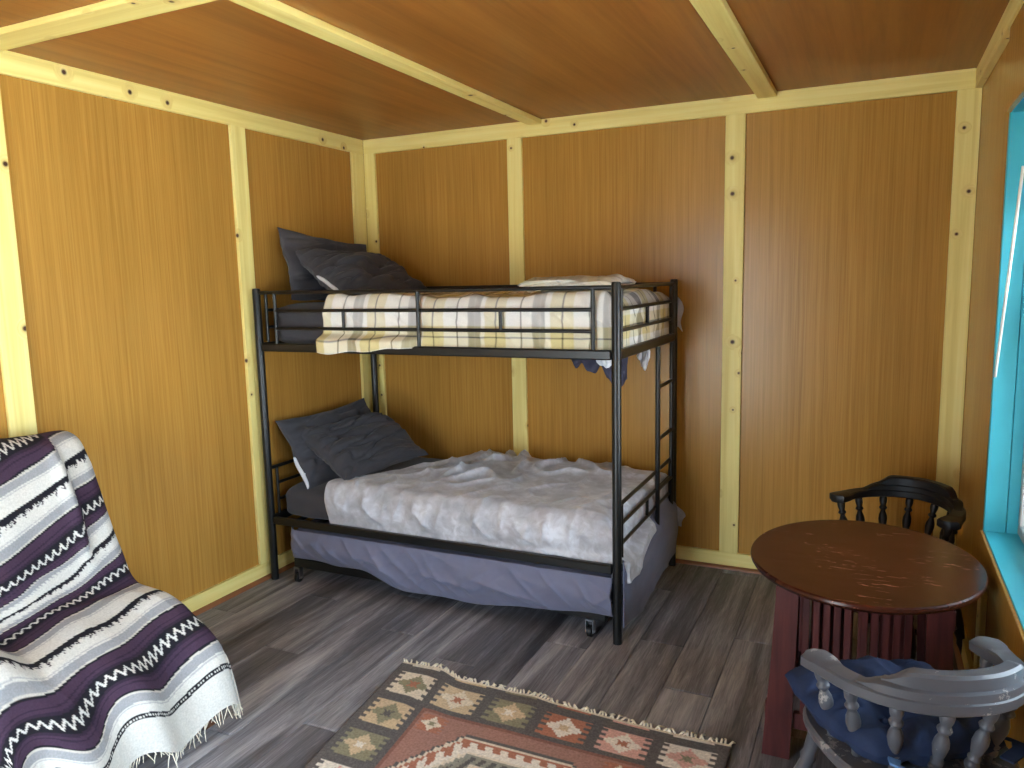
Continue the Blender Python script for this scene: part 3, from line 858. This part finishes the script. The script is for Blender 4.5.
for sx in (-1, 1):
    for sy, y in ((-1, 2.515), (1, 2.995)): leg_board(TCX+sx*0.214, y, sx, sy)
for y in (2.535, 2.975):
    MB().box((TCX-0.19, y-0.011, TZ-0.075), (TCX+0.19, y+0.011, TZ-0.027), 0.002).build('apron_rail', TABLEG, tb)
    MB().box((TCX-0.19, y-0.011, 0.10), (TCX+0.19, y+0.011, 0.155), 0.002).build('lower_rail', TABLEG, tb)
    for k in range(10):
        xx = TCX-0.155+k*0.031+(0.012 if k > 4 else -0.004)
        MB().box((xx-0.0105, y-0.006, 0.155), (xx+0.0105, y+0.006, TZ-0.075), 0.0015).build('slat', TABLEG, tb)
    MB().box((TCX-0.006, y-0.008, 0.155), (TCX+0.004, y+0.008, TZ-0.075), 0.001).build('centre_strip', TABLEG, tb)
for sx in (-1, 1):
    x = TCX+sx*0.214
    MB().box((x-0.011, 2.53, TZ-0.075), (x+0.011, 2.98, TZ-0.027), 0.002).build('apron_rail', TABLEG, tb)
    MB().box((x-0.011, 2.53, 0.10), (x+0.011, 2.98, 0.155), 0.002).build('lower_rail', TABLEG, tb)
    for k in range(9):
        yy = 2.59+k*0.041
        MB().box((x-0.006, yy-0.0115, 0.155), (x+0.006, yy+0.0115, TZ-0.075), 0.0015).build('slat', TABLEG, tb)

# ------------------------------------------------------------------ captain's chairs
SPIN = [(0.0, 0.012), (0.06, 0.014), (0.14, 0.013), (0.16, 0.019), (0.19, 0.021), (0.22, 0.019), (0.24, 0.013), (0.27, 0.018), (0.29, 0.019), (0.31, 0.013), (0.40, 0.018), (0.50, 0.0225), (0.58, 0.0205), (0.66, 0.013), (0.69, 0.011), (0.71, 0.018), (0.735, 0.021), (0.76, 0.018), (0.78, 0.013), (0.86, 0.019), (0.92, 0.020), (1.0, 0.015)]
LEGP = [(0.0, 0.013), (0.12, 0.016), (0.18, 0.021), (0.22, 0.016), (0.36, 0.024), (0.52, 0.026), (0.64, 0.018), (0.68, 0.023), (0.72, 0.018), (0.86, 0.021), (1.0, 0.019)]
def captains_chair(loc, rz, mat, label, cushion=False):
    c = empty('captains_chair', loc, rz, label=label, cat='chair')
    A, B = 0.225, 0.228           # rail half width, depth behind the origin (local +y is forward)
    ZRL = 0.630
    def rail(t):                  # t -1 (left end) .. 1 (right end)
        a = t*1.18
        if abs(a) <= 1.0:
            th = a*PI/2; x, y = A*math.sin(th), -B*math.cos(th)
        else:
            k = abs(a)-1.0; x = math.copysign(A+0.06*k, a); y = k*PI/2*B*0.9
        return Vector((x, y, 0))
    def rail_frame(t):
        p = rail(t); d = (rail(min(1, t+0.01))-rail(max(-1, t-0.01))).normalized()
        return p, d, Vector((d.y, -d.x, 0))
    def rail_z(t): return ZRL + 0.012*(1-abs(t))
    m = MB(); secs = []; N = 48
    for i in range(N+1):
        t = -1+2*i/N; p, d, n_ = rail_frame(t); z = rail_z(t)
        e = abs(t); w_ = 0.027+0.013*sstep(0.74, 0.92, e)
        if e > 0.95: w_ *= math.sqrt(max(0.12, 1-((e-0.95)/0.05)**2*0.9))
        s = []
        for (a, b) in ((-1, -0.7), (-0.8, -1), (0.8, -1), (1, -0.7), (1, 0.7), (0.8, 1), (-0.8, 1), (-1, 0.7)):
            s.append(p+n_*w_*a+Vector((0, 0, z+0.016*b)))
        secs.append(s)
    m.ring(secs).build('arm_rail', mat, c, smooth='auto', local=True)
    # crest: raised piece over the back with scalloped, tapered ends
    for zz0, hh, te, th_, inn in ((0.015, 0.024, 0.60, 0.024, 0.0), (0.038, 0.036, 0.46, 0.019, -0.003)):
        secs = []
        for i in range(37):
            t = -te+2*te*i/36; p, d, n_ = rail_frame(t); z = rail_z(t)+zz0
            k = sstep(0, 0.16, te-abs(t)); k = 0.12+0.88*k
            h = hh*k; s = []
            for (a, b) in ((-1, 0), (1, 0), (1, 0.8), (0.7, 1), (-0.7, 1), (-1, 0.8)):
                s.append(p+n_*(inn+th_*a*(0.55+0.45*k))+Vector((0, 0, z+h*b)))
            secs.append(s)
        MB().ring(secs).build('crest', mat, c, smooth='auto', local=True)
    # saddle seat
    secs = []
    for z, k in ((0.385, 0.90), (0.392, 0.97), (0.405, 1.0), (0.418, 1.0), (0.425, 0.97)):
        s = []
        for i in range(48):
            a = 2*PI*i/48; ca, sa = math.cos(a), math.sin(a); p = 2.8
            kk = (abs(ca)**p+abs(sa)**p)**(-1/p)
            s.append((0.225*k*ca*kk, 0.01+0.225*k*sa*kk, z))
        secs.append(s)
    MB().ring(secs).build('seat', mat, c, smooth='auto', local=True)
    for t in (-0.90, -0.64, -0.38, -0.13, 0.13, 0.38, 0.64, 0.90):
        p, d, n_ = rail_frame(t); top = p+Vector((0, 0, rail_z(t)-0.012))
        bot = Vector((p.x*0.80, p.y*0.80+0.012, 0.42))
        MB().lathe(bot, top, [(t_, r_*0.80) for t_, r_ in SPIN]).build('spindle', mat, c, smooth=True, local=True)
    feet = []
    for sx in (-1, 1):
        for sy in (-1, 1):
            a = Vector((sx*0.215, 0.01+sy*0.215, 0.0)); b = Vector((sx*0.145, 0.01+sy*0.145, 0.392)); feet.append((a, b))
            MB().lathe(a, b, LEGP).build('leg', mat, c, smooth=True, local=True)
    STP = [(0, 0.009), (0.25, 0.012), (0.5, 0.017), (0.75, 0.012), (1, 0.009)]
    L = [a.lerp(b, 0.36) for a, b in feet]
    for i, j in ((0, 1), (2, 3)): MB().lathe(L[i], L[j], STP).build('stretcher', mat, c, smooth=True, local=True)
    MB().lathe((L[0]+L[1])/2, (L[2]+L[3])/2, STP).build('stretcher', mat, c, smooth=True, local=True)
    return c
def yaw(fx, fy): return math.atan2(fy, fx)-PI/2
ch1 = captains_chair((0.112, 2.060, 0), yaw(-0.519, 0.855), CHGREY, 'worn grey painted captains chair with a navy cushion in front of the table')
ch2 = captains_chair((0.100, 3.420, 0), yaw(-0.50, -0.868), CHBLACK, 'black painted captains chair behind the table in the corner')

# tufted cushion on the near chair
cu = empty('seat_cushion', ch1.location+Vector((0, 0, 0.426)), ch1.rotation_euler[2], label='navy blue tufted seat cushion with ties on the grey chair', cat='cushion')
tufts = [(sx*0.085, 0.045+sy*0.08) for sx in (-1, 1) for sy in (-1, 1)]
def cush(sg):
    def fn(s, t):
        u, v = 2*s-1, 2*t-1
        px = 0.215*u*(1-0.06*v*v*abs(u))-0.012; py = 0.045+0.205*v*(1-0.06*u*u*abs(v))
        if v < 0: px *= 1-0.20*v*v
        b = max(0, 1-abs(u)**4)**0.45*max(0, 1-abs(v)**4)**0.45
        h = 0.052*b*(1+0.24*fbm(u*2, v*2, 7.0, 3)+0.22*ridge(u*3, v*3, 1.0)**2)
        for tx_, ty_ in tufts:
            dd = math.hypot(px-tx_, py-ty_); h *= 1-0.72*math.exp(-(dd/0.040)**2)
        for tx_ in (-0.085, 0.085): h *= 1-0.34*math.exp(-((px-tx_+0.02*nz(py*9, 1.0))/0.020)**2)
        for ty_ in (-0.065, 0.105): h *= 1-0.34*math.exp(-((py-ty_+0.02*nz(px*9, 4.0))/0.020)**2)
        return Vector((px, py, 0.052+sg*h*(1.0 if sg > 0 else 0.95)))
    return fn
m = MB(); m.grid(cush(1), 64, 64); m.grid(lambda s, t: cush(-1)(1-s, t), 64, 64)
cov = m.build('cover', BLUE, cu, smooth=True, local=True)
for tx_, ty_ in tufts: MB().lathe((tx_, ty_, 0.060), (tx_, ty_, 0.075), [(0, 0.010), (0.5, 0.010), (1, 0.004)], 12).build('button', BLUE, cov, smooth=True, local=True)
def tie(pts, mat=LBLUE, w_=0.014):
    secs = []
    P = [Vector(p) for p in pts]
    for i, p in enumerate(P):
        d = (P[min(i+1, len(P)-1)]-P[max(i-1, 0)]).normalized(); s = d.cross(Vector((0.3, 0.2, 1))).normalized()*w_; u = d.cross(s).normalized()*0.0025
        secs.append([p-s-u, p+s-u, p+s+u, p-s+u])
    MB().ring(secs).build('tie', mat, cu, smooth='auto', local=True)
tie([(-0.10, -0.20, 0.045), (-0.135, -0.215, 0.055), (-0.155, -0.190, 0.060), (-0.140, -0.165, 0.055)])
tie([(-0.10, -0.20, 0.045), (-0.06, -0.232, 0.030), (-0.03, -0.236, 0.020), (0.01, -0.226, 0.012)], LBLUE, 0.018)
tie([(0.03, -0.21, 0.04), (0.06, -0.232, 0.022), (0.085, -0.240, 0.004), (0.10, -0.238, -0.012)], WHITEF, 0.010)
tie([(0.12, -0.19, 0.045), (0.165, -0.175, 0.055), (0.19, -0.14, 0.05), (0.18, -0.11, 0.045)], BLUE, 0.016)

# ------------------------------------------------------------------ armchair under a striped blanket
ac = empty('armchair', (-2.50, 1.57, 0), label='armchair hidden under the striped blanket by the left wall', cat='armchair')
AY0, AY1 = 1.215, 1.925
MB().box((-2.78, AY0+0.04, 0.16), (-2.22, AY1-0.04, 0.29), 0.03).build('seat_frame', UPH, ac)
MB().box((-2.60, AY0+0.05, 0.285), (-2.27, AY1-0.05, 0.420), 0.05).build('seat_cushion', UPH, ac)
secs = []
for z, xf, xb_ in ((0.28, -2.56, -2.76), (0.50, -2.60, -2.80), (0.80, -2.69, -2.865), (0.96, -2.75, -2.88), (1.005, -2.79, -2.87)):
    secs.append([(xf, AY0+0.05, z), (xf+0.012, (AY0+AY1)/2, z), (xf, AY1-0.05, z), (xf-0.03, AY1-0.02, z), (xb_, AY1-0.02, z), (xb_, AY0+0.02, z), (xf-0.03, AY0+0.02, z)])
MB().ring(secs).build('backrest', UPH, ac, smooth='auto')
MB().box((-2.70, AY0-0.015, 0.30), (-2.25, AY0+0.055, 0.50), 0.03).build('armrest', UPH, ac)
for x, y, sx in ((-2.235, AY1-0.055, 1), (-2.235, AY0+0.075, 1), (-2.74, AY1-0.075, -1), (-2.74, AY0+0.075, -1)):
    k = (0.062 if sx > 0 else 0.045)*sx
    MB().tube([(x-0.1*k, y, 0.20), (x+0.2*k, y, 0.13), (x+0.7*k, y, 0.07), (x+1.2*k, y, 0.025), (x+1.5*k, y, 0.0)], [0.030, 0.028, 0.022, 0.020, 0.022], 12).build('foot', DKWOOD, ac, smooth=True)

PROF = [(-2.915, 0.62), (-2.912, 0.93), (-2.89, 1.015), (-2.84, 1.045), (-2.78, 1.02), (-2.73, 0.94), (-2.665, 0.78), (-2.60, 0.60), (-2.56, 0.515), (-2.51, 0.478), (-2.43, 0.468), (-2.34, 0.452), (-2.26, 0.41), (-2.19, 0.335), (-2.145, 0.24), (-2.12, 0.14), (-2.105, 0.060)]
CUM = [0.0]
for i in range(1, len(PROF)): CUM.append(CUM[-1]+math.hypot(PROF[i][0]-PROF[i-1][0], PROF[i][1]-PROF[i-1][1]))
def prof(s):
    s = max(0, min(CUM[-1]-1e-6, s))
    for i in range(1, len(CUM)):
        if s <= CUM[i]:
            t = (s-CUM[i-1])/(CUM[i]-CUM[i-1])
            def cr(a, b, c, d): return 0.5*(2*b+(c-a)*t+(2*a-5*b+4*c-d)*t*t+(3*b-a-3*c+d)*t**3)
            g = lambda k: PROF[max(0, min(len(PROF)-1, k))]
            p0, p1, p2, p3 = g(i-2), g(i-1), g(i), g(i+1)
            return cr(p0[0], p1[0], p2[0], p3[0]), cr(p0[1], p1[1], p2[1], p3[1])
SLEN = CUM[-1]
S0 = CUM[4]                      # front of the backrest top
WB = 1.00                        # blanket width
SK = 0.0                        # it lies a little askew
BLK = lin(30, 28, 34); PUR = lin(66, 48, 66); PUR2 = lin(50, 37, 52); GRY = lin(150, 150, 152); WHT = lin(206, 203, 196); CRM = lin(194, 188, 178)
PER = 0.38
WMAP = [(-0.62, -1.0), (-0.02, 0.5), (0.38, 1.5), (0.58, 2.5), (0.96, 3.5), (1.26, 4.26)]
def wmap(s):
    for (a, p), (b, q_) in zip(WMAP, WMAP[1:]):
        if s <= b: return (p+(q_-p)*(s-a)/(b-a))*PER
    return WMAP[-1][1]*PER
def stripe(sp, y):
    """sp: distance down from the backrest top, y: across"""
    k = 0.34-0.20*sstep(0.3, 0.8, sp)-0.12*sstep(0.9, 1.25, sp)
    sp2 = sp + k*(y-1.70) + 0.012*nz(y*7, sp*5, 2.0) + (0.05*sstep(1.785, 1.80, y)*sstep(0.50, 0.30, sp))
    w_ = wmap(sp2); u = y
    n_ = math.floor(w_/PER); d = w_-(n_+0.5)*PER; a = abs(d)
    if n_ >= 4: return WHT
    if a < 0.030:
        zz = abs(((u/0.029+0.15*nz(u*20, n_)) % 1.0)-0.5)*2
        if a < 0.019 and abs(d/0.019-(zz*2-1)*0.85) < 0.40: return WHT
        return BLK
    if a < 0.040: return PUR2
    if a < 0.050: return PUR
    if a < 0.055: return PUR2
    if a < 0.080: return PUR
    if a < 0.087: return BLK
    if a < 0.093: return CRM
    if a < 0.122: return GRY
    if a < 0.127: return WHT
    if a < 0.131: return lin(172, 170, 170)
    if a < 0.150: return WHT
    e = PER*0.5-a
    if n_ >= 3 and d > 0:                    # ladder band near the hem
        e2 = a-0.158
        if 0 < e2 < 0.006 or 0.013 < e2 < 0.019: return BLK
        if 0.006 <= e2 <= 0.013: return BLK if (u/0.009) % 1.0 < 0.5 else WHT
        return WHT
    if d > 0: return BLK if e < 0.008 else WHT
    jag = 0.004+0.030*max(0, 0.5+0.9*nz(u*70, n_*7.0+1, 1.0))
    if e < 0.004+jag*0.5: return BLK
    if e < jag+0.004 and nz(u*240, e*240, 5.0) > 0.0: return PUR2
    return WHT
def blanket_raw(y, s):
    X, Z = prof(s)
    # frame of the profile: outward normal
    X2, Z2 = prof(s+0.004); X1, Z1 = prof(s-0.004)
    T = Vector((X2-X1, 0, Z2-Z1)); 
    T = T.normalized() if T.length > 1e-9 else Vector((0, 0, -1))
    Nn = Vector((-T.z, 0, T.x))           # up on the seat, forward on the back
    if Nn.z < 0 and abs(T.x) > 0.5: pass
    return X, Z, Nn
def blanket_fn(a, b):
    yl = 1.085+a*WB                       # unfolded position across
    s = b*SLEN - SK*(yl-1.75)
    s = max(0.0, min(SLEN-1e-4, s)) if s < SLEN else s
    ext = max(0.0, s-(SLEN-1e-4)); X, Z, Nn = blanket_raw(yl, min(s, SLEN-1e-4))
    P = Vector((X, 0, Z-ext))
    hang_ = sstep(CUM[12], CUM[14], s)    # hanging front part
    back_ = sstep(CUM[8], CUM[6], s)
    seat_ = 1-max(hang_, back_)
    r = 0.05
    # far side rolls over the edge of the seat / backrest
    fe = AY1+0.005
    if yl > fe-r: g_, dr = fold(yl-(fe-r), r); Y = fe-r+g_
    else: Y, dr = yl, 0.0
    ne = AY0-0.03
    dn = 0.0
    if yl < ne+r: g_, dn = fold((ne+r)-yl, r); Y = ne+r-g_
    dd = dr+dn
    P.y = Y if seat_ > 0.99 else Y*seat_+(1-seat_)*(Y if back_ > hang_ else min(yl, Y+0.3*dd))
    P -= Nn*dd*(seat_*1.0+back_*0.8)
    P.y = P.y*(1-hang_)+hang_*(Y+0.16*dd)
    # raised near arm
    arm = sstep(0.30, 0.17, yl-1.085)*sstep(-2.72, -2.62, X)*sstep(-2.18, -2.30, X)
    P.z += 0.085*arm
    # folds
    w1 = fbm(yl*3.0, s*2.6, 31.0, 3)
    f1 = 0.016*w1+0.016*ridge(yl*2.2+s*1.7, s*1.5-yl*1.0, 33.0)
    f2 = 0.028*hang_*math.sin((yl-1.82)*24.0+1.2*nz(yl*3, s, 3))*(0.3+0.7*b)
    P += Nn*(max(-0.002, f1)+0.006)
    P.x += f2+hang_*0.012
    P.z += 0.036*hang_*math.sin((yl-1.80)*20)
    # long tuck running down the far part of the backrest
    P += Nn*(0.020*math.exp(-((yl-1.775)/0.022)**2)-0.012*sstep(1.79, 1.82, yl))*sstep(0.50, 0.35, s-S0)*sstep(-0.02, 0.1, s-S0)
    return P
th = empty('striped_blanket', (-2.48, 1.57, 0.5), label='purple, black, grey and white striped woven blanket draped over the armchair', cat='blanket')
MB().grid(blanket_fn, 260, 520, lambda a, b: stripe(b*SLEN-S0, 1.085+a*WB)).build('cloth', WOVEN, th, smooth=True, thick=0.006)
m = MB()
for i in range(150):
    a = (i+0.5)/150
    p = blanket_fn(a, 0.9995); L = random.uniform(0.018, 0.06)
    if random.random() < 0.25: continue
    z1 = max(0.006, p.z-L)
    dx, dy = random.uniform(-0.015, 0.02), random.uniform(-0.018, 0.018)
    m.tube([p+Vector((0, 0, 0.004)), Vector((p.x+dx*0.4, p.y+dy*0.6, (p.z+z1)/2)), Vector((p.x+dx, p.y+dy, z1))], [0.0022, 0.0018, 0.0012], 4)
m.build('fringe', COTTON, th, kind='stuff')
